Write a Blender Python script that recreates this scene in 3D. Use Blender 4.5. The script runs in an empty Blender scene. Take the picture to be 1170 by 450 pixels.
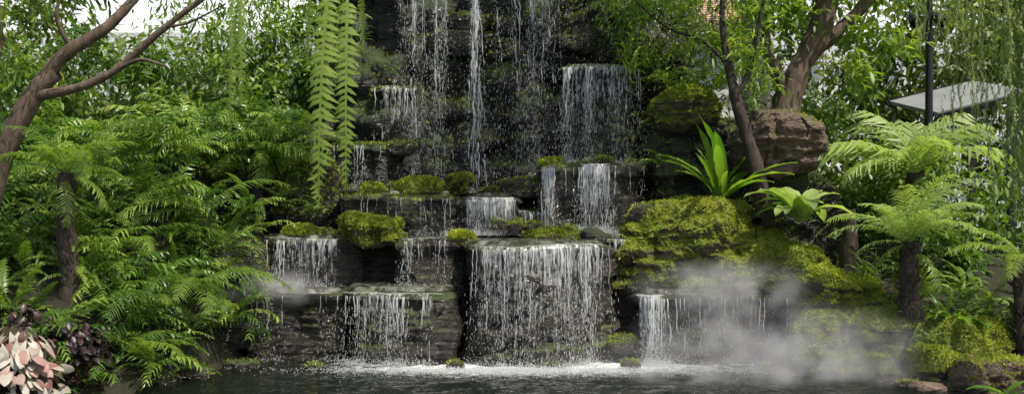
import bpy, math, numpy as np
from mathutils import Vector
rng=np.random.default_rng(11)
U=lambda a,b,n=None: rng.uniform(a,b,n)
sc=bpy.context.scene
# ------------------------------------------------------------ noise
def _h(a,b,c,s):
    n=(a*374761393+b*668265263+c*1274126177+s*974634777)&0xffffffff
    n=((n^(n>>13))*1103515245)&0xffffffff
    n=n^(n>>16)
    return n/4294967295.0
def vn(p,s=0):
    i=np.floor(p).astype(np.int64); f=p-i; f=f*f*(3-2*f)
    r=0
    for dx in (0,1):
        wx=f[:,0] if dx else 1-f[:,0]
        for dy in (0,1):
            wy=f[:,1] if dy else 1-f[:,1]
            for dz in (0,1):
                wz=f[:,2] if dz else 1-f[:,2]
                r=r+wx*wy*wz*_h(i[:,0]+dx,i[:,1]+dy,i[:,2]+dz,s)
    return r*2-1
def fbm(p,o=4,s=0):
    r=0;a=1;t=0
    for k in range(o):
        r=r+a*vn(p*(2.03**k)+k*17.3,s+k); t+=a; a*=.5
    return r/t
def sst(a,b,x):
    t=np.clip((x-a)/(b-a),0,1); return t*t*(3-2*t)
# ------------------------------------------------------------ mesh utils
def mk(name,V,F,mat,smooth=True,attrs=None,parent=None):
    V=np.asarray(V,dtype=np.float32); F=np.asarray(F,dtype=np.int32)
    me=bpy.data.meshes.new(name)
    me.vertices.add(len(V)); me.vertices.foreach_set('co',V.ravel())
    k=F.shape[1]
    me.loops.add(F.size); me.polygons.add(len(F))
    me.loops.foreach_set('vertex_index',F.ravel())
    me.polygons.foreach_set('loop_start',np.arange(0,F.size,k,dtype=np.int32))
    me.update(calc_edges=True)
    me.polygons.foreach_set('use_smooth',np.full(len(F),smooth))
    if attrs:
        for n,a in attrs.items():
            at=me.attributes.new(n,'FLOAT','POINT'); at.data.foreach_set('value',np.asarray(a,dtype=np.float32))
    if mat: me.materials.append(mat)
    me.update()
    o=bpy.data.objects.new(name,me); sc.collection.objects.link(o)
    if parent: o.parent=parent
    return o
def empty(name):
    o=bpy.data.objects.new(name,None); sc.collection.objects.link(o); return o
class Acc:
    def __init__(s): s.V=[];s.F=[];s.T=[];s.n=0
    def add(s,V,F,T=None):
        V=np.asarray(V); F=np.asarray(F)
        s.V.append(V); s.F.append(F+s.n); s.n+=len(V)
        s.T.append(np.full(len(V),.5) if T is None else (np.full(len(V),T) if np.isscalar(T) else T))
    def inst(s,T,pos,R,sc_,tint=None):
        TV,TF=T; N=len(pos)
        if N==0: return
        if np.isscalar(sc_): sc_=np.full(N,sc_)
        V=np.einsum('nij,vj->nvi',R,TV)*np.asarray(sc_)[:,None,None]+np.asarray(pos)[:,None,:]
        F=TF[None]+(np.arange(N)*len(TV))[:,None,None]
        if tint is None: tint=U(0,1,N)
        s.add(V.reshape(-1,3),F.reshape(-1,4),np.repeat(tint,len(TV)))
    def make(s,name,mat,smooth=True,parent=None):
        return mk(name,np.concatenate(s.V),np.concatenate(s.F),mat,smooth,{'tint':np.concatenate(s.T)},parent)
def nrm(v): return v/np.maximum(np.linalg.norm(v,axis=-1,keepdims=True),1e-9)
def frames(d,up=None):
    d=nrm(np.asarray(d,float))
    if up is None: up=np.tile([0,0,1.],(len(d),1))
    y=np.cross(up,d); bad=np.linalg.norm(y,axis=1)<1e-3; y[bad]=[0,1,0]; y=nrm(y)
    z=np.cross(d,y)
    return np.stack([d,y,z],axis=2)
def yawroll(yaw,pitch,roll):
    cy,sy=np.cos(yaw),np.sin(yaw); cp,sp=np.cos(pitch),np.sin(pitch); cr,sr=np.cos(roll),np.sin(roll)
    o=np.ones_like(cy); z=np.zeros_like(cy)
    A=np.array([[cy,-sy,z],[sy,cy,z],[z,z,o]]).transpose(2,0,1)
    B=np.array([[cp,z,-sp],[z,o,z],[sp,z,cp]]).transpose(2,0,1)
    C=np.array([[o,z,z],[z,cr,-sr],[z,sr,cr]]).transpose(2,0,1)
    return A@B@C
# ------------------------------------------------------------ templates
def t_leaf(w=.35,fold=.12,droop=.12,n=3):
    xs=np.linspace(0,1,n+1); V=[];F=[]
    for x in xs:
        ww=w*.5*(math.sin(math.pi*min(1,x*.93+.05))**.8)
        if x==1: ww=.004
        z=-droop*x*x
        V+= [[x,-ww,z+fold*ww*2],[x,0,z],[x,ww,z+fold*ww*2]]
    for i in range(n):
        a=i*3
        F+=[[a,a+3,a+4,a+1],[a+1,a+4,a+5,a+2]]
    return np.array(V),np.array(F)
def t_heart(w=.85,n=6):
    V=[];F=[]
    for i in range(n+1):
        x=i/n; ww=w*.5*(math.sin(math.pi*min(1,.22+x*.78))**.75) if i<n else .004
        back=-.28*(1-x)**3
        V+=[[x+back*1.6,-ww,.05-.3*x*x-.06],[x+back*.6,-ww*.5,.04-.3*x*x],[x,0,-.3*x*x],[x+back*.6,ww*.5,.04-.3*x*x],[x+back*1.6,ww,.05-.3*x*x-.06]]
    for i in range(n):
        for j in range(4):
            a=i*5+j; F.append([a,a+5,a+6,a+1])
    return np.array(V),np.array(F)
def t_frond(n=22,ll=.14,e0=60,e1=-35,lw=None,sweep=25,prof=0,curl=0,droop=.3,seed=0,lobes=1.0):
    r=np.random.default_rng(seed)
    m=14; S=np.linspace(0,1,m+1); ang=np.radians(e0+(e1-e0)*S**1.1)
    P=np.zeros((m+1,3)); yw=np.cumsum(r.normal(0,.03,m+1))+curl*S
    for i in range(m):
        c=math.cos(ang[i])
        P[i+1]=P[i]+np.array([c*math.cos(yw[i]),c*math.sin(yw[i]),math.sin(ang[i])])/m
    V=[];F=[]
    def at(s):
        f=s*m; i=min(int(f),m-1); t=f-i
        p=P[i]*(1-t)+P[i+1]*t; d=P[min(i+1,m)]-P[i]; d=d/np.linalg.norm(d); return p,d
    rw=.006
    for i in range(m):
        a,b=P[i],P[i+1]; w=rw*(1-i/m)+.0015
        k=len(V); V.extend([a+[0,w,0],a-[0,w,0],b-[0,w,0],b+[0,w,0]]); F.append([k,k+1,k+2,k+3])
        k=len(V); V.extend([a+[0,0,w],a-[0,0,w],b-[0,0,w],b+[0,0,w]]); F.append([k,k+1,k+2,k+3])
    if lw is None: lw=1/n*.85
    for i in range(n):
        s=.12+.87*(i+.5)/n
        u=(s-.12)/.88
        if prof==0: pr=(min(1,u*3+.35))*(1-u)**.55+.06
        elif prof==1: pr=math.sin(math.pi*(.12+.83*u))**.7
        else: pr=.75+.3*math.sin(math.pi*u)-.35*u
        for sd in (-1,1):
            if r.uniform()<.04: continue
            p,d=at(s+r.uniform(-.006,.006))
            side=np.cross([0,0,1.],d); side/=np.linalg.norm(side)
            upn=np.cross(d,side)
            sw=math.radians(sweep+30*u+r.uniform(-9,9))
            L=ll*pr*r.uniform(.78,1.12)
            dr=side*sd*math.cos(sw)+d*math.sin(sw)
            wv=d*lw*.5*lobes*(.6+.4*pr)
            dz=droop*r.uniform(.5,1.6)
            a0=p-wv*.7; b0=p+wv*.7
            m1=p+dr*L*.5+upn*(.05*L); a1=m1-wv; b1=m1+wv
            e=p+dr*L-upn*L*dz; a2=e-wv*.12; b2=e+wv*.12
            k=len(V); V.extend([a0,b0,a1,b1,a2,b2])
            if sd>0: F.extend([[k,k+2,k+3,k+1],[k+2,k+4,k+5,k+3]])
            else: F.extend([[k+1,k+3,k+2,k],[k+3,k+5,k+4,k+2]])
    return np.array(V),np.array(F)
def t_strap(L=1,w=.1,e0=65,e1=10,wav=.015,seed=0,n=12,mid=.55,fold=.25):
    r=np.random.default_rng(seed); V=[];F=[]
    p=np.zeros(3); ph=r.uniform(0,6)
    for i in range(n+1):
        s=i/n; a=math.radians(e0+(e1-e0)*s**1.3)
        d=np.array([math.cos(a),0,math.sin(a)]); up=np.array([-math.sin(a),0,math.cos(a)])
        ww=w*.5*max(.03,(math.sin(math.pi*min(1,(s*.9+.1))**(1/ (mid*1.8)) ))**.7 if s<1 else .03)
        wv=wav*math.sin(s*26+ph)
        V+=[p+[0,-ww,0]+up*(ww*fold+wv),p+[0,-ww*.5,0]+up*(ww*fold*.4),p.copy(),p+[0,ww*.5,0]+up*(ww*fold*.4),p+[0,ww,0]+up*(ww*fold-wv)]
        p=p+d*L/n
    for i in range(n):
        for j in range(4):
            a=i*5+j; F.append([a,a+5,a+6,a+1])
    return np.array(V),np.array(F)
LEAF=t_leaf(); LEAFN=t_leaf(w=.2,droop=.2); LEAFO=t_leaf(w=.55)
FERN=[t_frond(22,.13,e0,e1,seed=i,curl=c) for i,(e0,e1,c) in enumerate([(65,-30,0),(50,-45,.3),(75,0,-.3),(40,-50,.2),(60,-60,-.2)])]
FLOB=[t_frond(10,.25,e0,e1,lw=.055,sweep=34,prof=2,seed=20+i,curl=c,droop=.4) for i,(e0,e1,c) in enumerate([(60,-35,.2),(45,-50,-.3),(70,-10,.3),(35,-45,0),(75,-50,.5)])]
FTREE=[t_frond(30,.2,e0,e1,lw=.02,sweep=22,prof=1,seed=40+i,droop=.25,curl=c) for i,(e0,e1,c) in enumerate([(45,-35,.1),(30,-45,-.2),(60,-20,.2)])]
FPALM=[t_frond(17,.36,e0,e1,lw=.045,sweep=30,prof=1,seed=60+i,droop=.35) for i,(e0,e1) in enumerate([(40,-25),(25,-40),(55,-10)])]
def tubes(acc,pts,rad,sides=10,ns=.12,seed=0,sub=8,tint=.5,nf=3.0):
    pts=np.array(pts,float); rad=np.array(rad,float); n=len(pts)
    P=[];R=[]
    for i in range(n-1):
        p0=pts[max(i-1,0)];p1=pts[i];p2=pts[i+1];p3=pts[min(i+2,n-1)]
        for k in range(sub):
            t=k/sub
            P.append(.5*((2*p1)+(-p0+p2)*t+(2*p0-5*p1+4*p2-p3)*t*t+(-p0+3*p1-3*p2+p3)*t**3)); R.append(rad[i]*(1-t)+rad[i+1]*t)
    P.append(pts[-1]);R.append(rad[-1]); P=np.array(P);R=np.array(R)
    D=nrm(np.gradient(P,axis=0)); ref=np.array([.3,1,.1]); 
    A=nrm(np.cross(D,ref)); B=np.cross(D,A)
    th=np.linspace(0,2*np.pi,sides,endpoint=False)
    V=P[:,None]+R[:,None,None]*(A[:,None]*np.cos(th)[None,:,None]+B[:,None]*np.sin(th)[None,:,None])
    V=V.reshape(-1,3)
    nz=fbm(V*nf/ max(.05,R.max()*3),3,seed)
    C=np.repeat(P,sides,0); V=C+(V-C)*(1+ns*2*nz[:,None])
    F=[]
    for i in range(len(P)-1):
        for j in range(sides):
            a=i*sides+j;b=i*sides+(j+1)%sides
            F.append([a,b,b+sides,a+sides])
    acc.add(V,F,tint)
# ------------------------------------------------------------ materials
def newmat(name):
    m=bpy.data.materials.new(name); m.use_nodes=True; nt=m.node_tree; nt.nodes.clear()
    return m,nt,nt.nodes,nt.links
def ramp(N,stops):
    r=N.new('ShaderNodeValToRGB'); e=r.color_ramp.elements
    e[0].position,e[0].color=stops[0][0],(*stops[0][1],1); e[1].position,e[1].color=stops[-1][0],(*stops[-1][1],1)
    for p,c in stops[1:-1]:
        x=e.new(p); x.color=(*c,1)
    return r
def noise(N,L,scale,detail=4,vec=None,rough=.55):
    n=N.new('ShaderNodeTexNoise'); n.inputs['Scale'].default_value=scale; n.inputs['Detail'].default_value=detail; n.inputs['Roughness'].default_value=rough
    if vec: L.new(vec,n.inputs['Vector'])
    return n
def math_(N,L,op,a,b=None,clamp=False):
    m=N.new('ShaderNodeMath'); m.operation=op; m.use_clamp=clamp
    for i,v in enumerate((a,b)):
        if v is None: continue
        if isinstance(v,(int,float)): m.inputs[i].default_value=v
        else: L.new(v,m.inputs[i])
    return m.outputs[0]
def leafmat(name,dark,mid,light,trans=.35,rough=.42,brown=True,tcol=1.4,gain=(1.38,1.25,1.35)):
    dark,mid,light=[tuple(min(.8,c*g) for c,g in zip(q,gain)) for q in (dark,mid,light)]
    m,nt,N,L=newmat(name)
    at=N.new('ShaderNodeAttribute'); at.attribute_name='tint'
    g=N.new('ShaderNodeNewGeometry')
    nz=noise(N,L,3,2,g.outputs['Position'])
    v=math_(N,L,'MULTIPLY',at.outputs['Fac'],.62)
    v=math_(N,L,'ADD',v,math_(N,L,'MULTIPLY',g.outputs['Random Per Island'],.13))
    v=math_(N,L,'ADD',v,math_(N,L,'MULTIPLY',nz.outputs[0],.25))
    st=[(.1,dark),(.5,mid),(.84,light)]
    if brown: st+=[(.91,(.2,.14,.045))]
    r=ramp(N,st); L.new(v,r.inputs[0])
    p=N.new('ShaderNodeBsdfPrincipled'); p.inputs['Roughness'].default_value=rough; p.inputs['Specular IOR Level'].default_value=.45
    L.new(r.outputs[0],p.inputs['Base Color'])
    t=N.new('ShaderNodeBsdfTranslucent')
    hs=N.new('ShaderNodeMixRGB'); hs.blend_type='MULTIPLY'; hs.inputs[0].default_value=1; hs.inputs[2].default_value=(tcol*1.2,tcol*1.25,tcol*.5,1)
    L.new(r.outputs[0],hs.inputs[1]); L.new(hs.outputs[0],t.inputs[0])
    mx=N.new('ShaderNodeMixShader'); mx.inputs[0].default_value=trans
    L.new(p.outputs[0],mx.inputs[1]); L.new(t.outputs[0],mx.inputs[2])
    o=N.new('ShaderNodeOutputMaterial'); L.new(mx.outputs[0],o.inputs[0])
    return m
def simple(name,col,rough=.6,metal=0,bump=0,bs=20,col2=None,stretch=None):
    m,nt,N,L=newmat(name); p=N.new('ShaderNodeBsdfPrincipled'); p.inputs['Roughness'].default_value=rough; p.inputs['Metallic'].default_value=metal
    g=N.new('ShaderNodeNewGeometry'); vec=g.outputs['Position']
    if stretch:
        mp=N.new('ShaderNodeMapping'); mp.inputs['Scale'].default_value=stretch; L.new(vec,mp.inputs[0]); vec=mp.outputs[0]
    n=noise(N,L,bs,6,vec,.65)
    r=ramp(N,[(.3,col),(.7,col2 or tuple(c*.7 for c in col))]); L.new(n.outputs[0],r.inputs[0]); L.new(r.outputs[0],p.inputs['Base Color'])
    if bump:
        b=N.new('ShaderNodeBump'); b.inputs['Strength'].default_value=bump; b.inputs['Distance'].default_value=.03; L.new(n.outputs[0],b.inputs['Height']); L.new(b.outputs[0],p.inputs['Normal'])
    o=N.new('ShaderNodeOutputMaterial'); L.new(p.outputs[0],o.inputs[0]); return m
def rockmat(name,moss,c0,c1,rough=.35,mosscol=((.012,.028,.005),(.05,.08,.01),(.16,.18,.02)),wet=0):
    m,nt,N,L=newmat(name)
    g=N.new('ShaderNodeNewGeometry'); pos=g.outputs['Position']
    mp=N.new('ShaderNodeMapping'); mp.inputs['Scale'].default_value=(1,1,3.2); L.new(pos,mp.inputs[0])
    n1=noise(N,L,5,9,mp.outputs[0],.68); n2=noise(N,L,1.6,4,pos); n3=noise(N,L,28,5,pos,.7)
    vor=N.new('ShaderNodeTexVoronoi'); vor.inputs['Scale'].default_value=7; vor.feature='DISTANCE_TO_EDGE'; L.new(mp.outputs[0],vor.inputs['Vector'])
    r=ramp(N,[(.3,c0),(.52,tuple(a*.65+b*.35 for a,b in zip(c0,c1))),(.74,c1)]); L.new(n1.outputs[0],r.inputs[0])
    mr=ramp(N,[(.3,mosscol[0]),(.5,mosscol[1]),(.68,mosscol[2])]); 
    L.new(math_(N,L,'ADD',math_(N,L,'MULTIPLY',n3.outputs[0],.45),math_(N,L,'MULTIPLY',n2.outputs[0],.55)),mr.inputs[0])
    sx=N.new('ShaderNodeSeparateXYZ'); L.new(g.outputs['Normal'],sx.inputs[0])
    f=math_(N,L,'ADD',math_(N,L,'MULTIPLY',sx.outputs[2],.55),math_(N,L,'MULTIPLY',n2.outputs[0],1.5))
    f=math_(N,L,'ADD',f,math_(N,L,'MULTIPLY',n1.outputs[0],.5))
    f=math_(N,L,'ADD',f,moss-1.55)
    f=math_(N,L,'MULTIPLY',f,5,True)
    mc=N.new('ShaderNodeMixRGB'); L.new(f,mc.inputs[0]); L.new(r.outputs[0],mc.inputs[1]); L.new(mr.outputs[0],mc.inputs[2])
    p=N.new('ShaderNodeBsdfPrincipled'); L.new(mc.outputs[0],p.inputs['Base Color'])
    rr=math_(N,L,'ADD',math_(N,L,'MULTIPLY',f,.85-rough),rough); L.new(rr,p.inputs['Roughness'])
    if wet: p.inputs['Specular IOR Level'].default_value=.8
    h=math_(N,L,'ADD',n1.outputs[0],math_(N,L,'MULTIPLY',n3.outputs[0],.35))
    h=math_(N,L,'ADD',h,math_(N,L,'MULTIPLY',math_(N,L,'MINIMUM',vor.outputs[0],.12),1.2))
    b=N.new('ShaderNodeBump'); b.inputs['Strength'].default_value=.9; b.inputs['Distance'].default_value=.07; L.new(h,b.inputs['Height']); L.new(b.outputs[0],p.inputs['Normal'])
    o=N.new('ShaderNodeOutputMaterial'); L.new(p.outputs[0],o.inputs[0]); return m
M_wet=rockmat('wet_rock',.29,(.005,.004,.003),(.085,.068,.046),.15,((.010,.017,.003),(.03,.045,.008),(.09,.12,.018)),1)
M_wall=rockmat('mossy_wall_rock',.47,(.003,.003,.002),(.04,.032,.023),.25,((.006,.012,.002),(.018,.033,.005),(.065,.10,.014)),1)
M_moss=rockmat('moss_covered_rock',.78,(.03,.022,.014),(.24,.19,.13),.7,((.05,.07,.008),(.17,.20,.022),(.32,.33,.045)))
M_brown=rockmat('brown_boulder_rock',.12,(.06,.042,.03),(.32,.23,.165),.75)
M_fern=leafmat('fern_leaf',(.02,.055,.01),(.07,.14,.022),(.2,.30,.05),rough=.36)
M_lob=leafmat('broad_fern_leaf',(.025,.07,.013),(.085,.175,.028),(.23,.34,.06),rough=.32)
M_dark=leafmat('dark_shrub_leaf',(.014,.034,.008),(.055,.095,.018),(.17,.23,.045))
M_bright=leafmat('bright_leaf',(.06,.13,.02),(.15,.26,.035),(.30,.41,.07),trans=.45,gain=(1.15,1.05,1.2))
M_nest=leafmat('birds_nest_leaf',(.05,.15,.02),(.12,.25,.03),(.22,.35,.05),trans=.45,rough=.3,brown=False,gain=(1.1,1,1))
M_pale=leafmat('pale_frond_leaf',(.10,.17,.05),(.2,.3,.09),(.34,.45,.16),trans=.4,brown=False,gain=(1.2,1.12,1.15))
M_moss_f=leafmat('moss_fuzz',(.06,.085,.008),(.19,.23,.02),(.38,.40,.045),trans=.3,rough=.9,brown=False,gain=(1.1,1.12,1.3))
M_purple=leafmat('purple_leaf',(.008,.005,.006),(.02,.01,.011),(.06,.025,.025),trans=.15,rough=.4,brown=False,tcol=1,gain=(1,1,1))
M_cal=leafmat('caladium_leaf',(.38,.04,.04),(.48,.44,.36),(.62,.62,.52),trans=.12,brown=False,tcol=.8,rough=.5,gain=(.85,.85,.85))
M_hang=leafmat('hanging_moss_leaf',(.12,.18,.07),(.24,.31,.13),(.38,.45,.22),trans=.45,brown=False,gain=(1.15,1.1,1.1))
M_bark=simple('bark',(.2,.145,.10),.9,bump=1,bs=14,col2=(.05,.035,.025),stretch=(1,1,.35))
M_bark2=simple('dark_bark',(.08,.058,.042),.9,bump=1,bs=22,col2=(.018,.013,.01),stretch=(1,1,.4))
M_palm=simple('palm_bark',(.38,.35,.31),.85,bump=.7,bs=6,col2=(.22,.2,.17),stretch=(1,1,5))
M_soil=simple('soil',(.03,.022,.013),.95,bump=1,bs=9,col2=(.01,.016,.005))
M_black=simple('black_paint',(.012,.012,.013),.4,bs=8)
M_white=simple('white_paint',(.78,.79,.78),.5,bs=3,col2=(.66,.67,.66))
M_grey=simple('weathered_metal',(.30,.31,.30),.5,bs=3,col2=(.2,.21,.21))
M_terra=simple('terracotta',(.62,.42,.34),.8,bs=12,col2=(.5,.33,.26))
# ------------------------------------------------------------ terrain
def hgt(x,y):
    x=np.asarray(x,float);y=np.asarray(y,float)
    el=-3.15-np.clip(-y,0,8)*.35; er=3.4+np.clip(-y,0,8)*.65
    dl=el-x; dr=x-er
    hl=np.clip(dl*1.1,-.1,1)*(.25+np.clip((y+2.2)*.66,0,2.3))
    hr=np.clip(dr*1.1,-.1,1)*(.22+np.clip((y+1.2)*.42,0,1.1))
    ins=(dl<0)&(dr<0)
    h=np.where(dl>0,hl,np.where(dr>0,hr,0))
    back=sst(.8,2.6,y)*1.3
    h=np.where(ins,np.maximum(-.45*sst(0,.5,np.minimum(-dl,-dr)),back-.45),np.maximum(h,back))
    front=sst(-8.3,-9.5,y)
    h=h*(1-front)+.25*front
    far=sst(9,16,np.abs(x))+sst(7,14,y); far=np.clip(far,0,1)
    return h*(1-far)+1.0*far*(1-front)+.25*far*front
def axis(a,b,step,far):
    c=np.arange(a,b,step); e=[];s=step;v=b
    while v<far: s*=1.35; v+=s; e.append(v)
    e2=[];s=step;v=a
    while v>-far: s*=1.35; v-=s; e2.append(v)
    return np.array(e2[::-1]+list(c)+e)
gx=axis(-8,8,.1,400); gy=axis(-10,7,.1,400)
X,Y=np.meshgrid(gx,gy); x=X.ravel();y=Y.ravel(); z=hgt(x,y)
z=z+.07*fbm(np.stack([x,y,x*0],1)*1.7,4,3)
V=np.stack([x,y,z],1); nx,ny=len(gx),len(gy)
I=np.arange(nx*ny).reshape(ny,nx)
F=np.stack([I[:-1,:-1],I[:-1,1:],I[1:,1:],I[1:,:-1]],-1).reshape(-1,4)
mk('ground',V,F,M_soil)
# ------------------------------------------------------------ rocks
def cube(n):
    g=np.linspace(-1,1,n+1); A,B=np.meshgrid(g,g,indexing='ij'); A=A.ravel();B=B.ravel();O=np.ones_like(A)
    I=np.arange((n+1)**2).reshape(n+1,n+1); q=np.stack([I[:-1,:-1],I[1:,:-1],I[1:,1:],I[:-1,1:]],-1).reshape(-1,4)
    fs=[(A,B,O,0),(A,B,-O,1),(A,O,B,1),(A,-O,B,0),(O,A,B,0),(-O,A,B,1)]
    V=[];F=[]
    for i,(a,b,c,fl) in enumerate(fs):
        V.append(np.stack([a,b,c],1)); F.append((q[:,::-1] if fl else q)+i*(n+1)**2)
    V=np.concatenate(V);F=np.concatenate(F)
    _,ix,inv=np.unique(np.round(V*1000).astype(int)@np.array([1,4001,4001*4001]),return_index=True,return_inverse=True)
    return V[ix],inv.ravel()[F]
CU={n:cube(n) for n in (12,24,44,90)}
def rock(c,hs,n=44,k=6,amp=.1,fr=1.8,strata=.06,lip=0,seed=0,flat=.25,kp=None,low=0):
    P,F=CU[n]; c=np.array(c,float);hs=np.array(hs,float)
    a_=kp or k
    rh=(np.abs(P[:,0])**a_+np.abs(P[:,1])**a_)**(1/a_)+1e-9
    nn=(rh**k+np.abs(P[:,2])**k)**(1/k)
    q=P/nn[:,None]; rq=rh/nn
    g=np.stack([rq**(k-a_)*np.sign(q[:,0])*np.abs(q[:,0])**(a_-1)/hs[0],rq**(k-a_)*np.sign(q[:,1])*np.abs(q[:,1])**(a_-1)/hs[1],np.sign(q[:,2])*np.abs(q[:,2])**(k-1)/hs[2]],1)
    N_=nrm(g)
    V=q*hs
    w=V+c+seed*3.1
    up=np.clip(N_[:,2],0,1)
    a=1-(1-flat)*up
    d=amp*fbm(w*fr,6,seed)*2
    st=np.round(vn(w*np.array([1.1,1.1,8]),seed+5)*2.5)/2.5*.6+.4*vn(w*np.array([1.1,1.1,9]),seed+5)+.6*vn(w*np.array([3,3,21]),seed+6)
    rdg=np.abs(vn(w*np.array([3.2,3.2,1.4]),seed+9))
    hor=N_.copy(); hor[:,2]=0
    blk=vn(np.floor(w*np.array([3.3,3.3,4.5])+.9*np.stack([vn(w*2,seed+20),vn(w*2,seed+21),vn(w*2,seed+22)],1)),seed+30)
    V=V+N_*(d*a)[:,None]+hor*(strata*(st+.8*blk))[:,None]-hor*(strata*1.3*(1-rdg)**4)[:,None]
    if low:
        V=V+hor*(low*vn(w*np.array([1.5,1.5,.6]),seed+12)*1.5)[:,None]
        V[:,2]+=up*low*.35*vn(w*np.array([1.3,1.3,0]),seed+13)
    if lip:
        dz=hs[2]-V[:,2]; lv=.5+.8*(vn(w*np.array([2,2,1]),seed+14)*.5+.5)
        V=V-nrm(hor+1e-6)*(lip*lv*sst(.06,.2,dz)*(np.linalg.norm(hor,axis=1)>.3))[:,None]
    return V+c,F
FZ=(np.array([[0,-.25,0],[0,.25,0],[.25,.12,1],[.25,-.12,1.]]),np.array([[0,1,2,3]]))
fuzz=Acc()
def vnormals(V,F):
    n=np.cross(V[F[:,2]]-V[F[:,0]],V[F[:,3]]-V[F[:,1]]); r=np.zeros_like(V)
    for j in range(4): np.add.at(r,F[:,j],n)
    return nrm(r)
def addfuzz(V,F,cnt,size=.03,thr=.25,ns=1.5,cover=0.0,seed=0):
    N_=vnormals(V,F)
    fi=rng.integers(0,len(F),cnt*5)
    a=U(0,1,len(fi))[:,None];b=U(0,1,len(fi))[:,None]
    q=F[fi]; p=(V[q[:,0]]*(1-a)+V[q[:,1]]*a)*(1-b)+(V[q[:,3]]*(1-a)+V[q[:,2]]*a)*b
    ar=np.linalg.norm(np.cross(V[q[:,2]]-V[q[:,0]],V[q[:,3]]-V[q[:,1]]),axis=1)
    n=N_[q[:,0]]
    nz=fbm(p*ns,3,seed+70)
    keep=(n[:,2]+nz*.9>thr-cover)&(U(0,1,len(fi))<ar/np.percentile(ar,90))&(p[:,2]>.02)
    p=p[keep][:cnt];n=n[keep][:cnt];nz=nz[keep][:cnt]
    if len(p)==0: return
    d=nrm(n+U(-.7,.7,(len(p),3)))
    t=nrm(np.cross(d,U(-1,1,(len(p),3)))); R=np.stack([t,np.cross(d,t),d],2)
    tint=np.clip(.5+.9*fbm(p*4,2,9)+U(-.3,.3,len(p))+.2*n[:,2],0,1)
    fuzz.inst(FZ,p-n*.004,R,size*U(.6,1.5,len(p)),tint)
rw=empty('rock_waterfall')
LED={}
def ledge(key,x0,x1,yf,yb,z0,z1,seed,mat=M_wet,lip=.11,amp=.07,st=.04,n=90,k=8,cover=-.6,fz=0,kp=3.6,low=.09,name=None):
    V,F=rock(((x0+x1)/2,(yf+yb)/2,(z0+z1)/2),((x1-x0)/2,(yb-yf)/2,(z1-z0)/2),n,k,amp,1.9,st,lip,seed,.12,kp,low)
    mk('ledge_'+(name or key),V,F,mat,True,None,rw); LED.setdefault(key,[]).append(V)
    if fz: addfuzz(V,F,fz,.028,.3,1.5,cover,seed)
ledge('low_left',-3.2,-1.75,.1,1.6,-.6,.80,1,fz=1500)
ledge('low_left',-2.1,-.5,-.12,1.6,-.6,.84,51,fz=1000,name='low_left_front')
ledge('low_centre',-.72,1.26,-.28,1.5,-.6,1.37,2,fz=1500)
ledge('mid_centre',-1.5,-.4,.25,1.6,-.3,1.40,3,fz=1000)
ledge('mid_left',-3.25,-1.8,.45,1.9,-.3,1.42,4,fz=1500)
ledge('low_right',1.35,2.5,-.15,1.4,-.6,.81,5,fz=800)
ledge('low_right',2.2,3.5,.0,1.4,-.6,.79,55,fz=1500,name='low_right_back')
ledge('mid_right',.95,1.85,.4,1.6,-.3,1.43,6,fz=600)
ledge('upper_left',-2.3,-.5,.85,2.3,.2,1.95,7,fz=3000)
ledge('upper_left',-.95,.15,1.0,2.2,.2,1.92,57,fz=1000,name='upper_left_inner')
ledge('upper_right',.3,1.9,.95,2.3,.3,2.3,8,fz=3000)
ledge('high_right',.55,1.75,1.4,2.6,1.5,3.62,9,M_wall,lip=.3,fz=2500,cover=-.2)
ledge('high_left',-2.5,-1.5,1.35,2.5,.5,2.6,10,M_wall,fz=2500,cover=-.2)
ledge('top_left',-1.9,-1.2,1.65,2.6,1.5,3.35,11,M_wall,lip=.2,fz=2000,cover=-.1)
ledge('back_gap',-.1,.6,1.05,2.2,.2,1.75,14,M_wet,fz=800)
V,F=rock((-.2,3.1,2.3),(2.5,.95,3.6),90,6,.28,1.1,.10,0,12,kp=5,low=.2); mk('cliff',V,F,M_wall,True,None,rw); addfuzz(V,F,16000,.035,.1,1.2,.2,3)
V,F=rock((2.55,2.1,1.5),(.8,.7,1.5),90,5,.18,1.4,.10,0,13,low=.15); mk('side_cliff',V,F,M_wall,True,None,rw); addfuzz(V,F,9000,.03,.1,1.2,.2,4)
V,F=rock((-2.95,2.3,1.2),(.8,.8,1.7),44,5,.16,1.4,.08,0,33); mk('left_cliff',V,F,M_wall,True,None,rw)
V,F=rock((3.5,1.7,1.1),(.75,.6,1.15),44,4,.16,1.6,.06,0,15); mk('right_cliff',V,F,M_wall,True,None,rw); addfuzz(V,F,5000,.03,.1,1.2,.2,5)
def boulder(name,c,hs,mat,seed,k=2.6,amp=.08,n=44,fz=0,cover=.3,strata=.02,flat=.8,fr=2.4,size=.028):
    V,F=rock(c,hs,n,k,amp,fr,strata,0,seed,flat); mk(name,V,F,mat)
    if fz: addfuzz(V,F,fz,size,.2,2,cover,seed)
boulder('brown_boulder',(3.32,1.1,2.55),(.58,.42,.42),M_brown,21,2.6,.12,90,fz=700,cover=-.45,strata=.05)
boulder('mossy_rock',(2.2,1.45,3.02),(.46,.36,.26),M_moss,22,amp=.11,fz=3500,cover=.0,strata=.04)
boulder('mossy_rock',(2.1,.85,1.22),(.9,.68,.6),M_moss,23,3,.17,90,fz=17000,cover=.2,strata=.06)
boulder('mossy_rock',(2.75,.7,.95),(.58,.52,.55),M_moss,24,3,.15,90,fz=8000,cover=.15,strata=.05)
boulder('mossy_rock',(3.25,.45,.9),(.45,.42,.45),M_moss,25,3,.13,90,fz=7000,cover=.15,strata=.05)
boulder('mossy_rock',(3.72,.0,.42),(.62,.48,.62),M_moss,26,2.8,.17,90,fz=12000,cover=.15,strata=.05)
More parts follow.
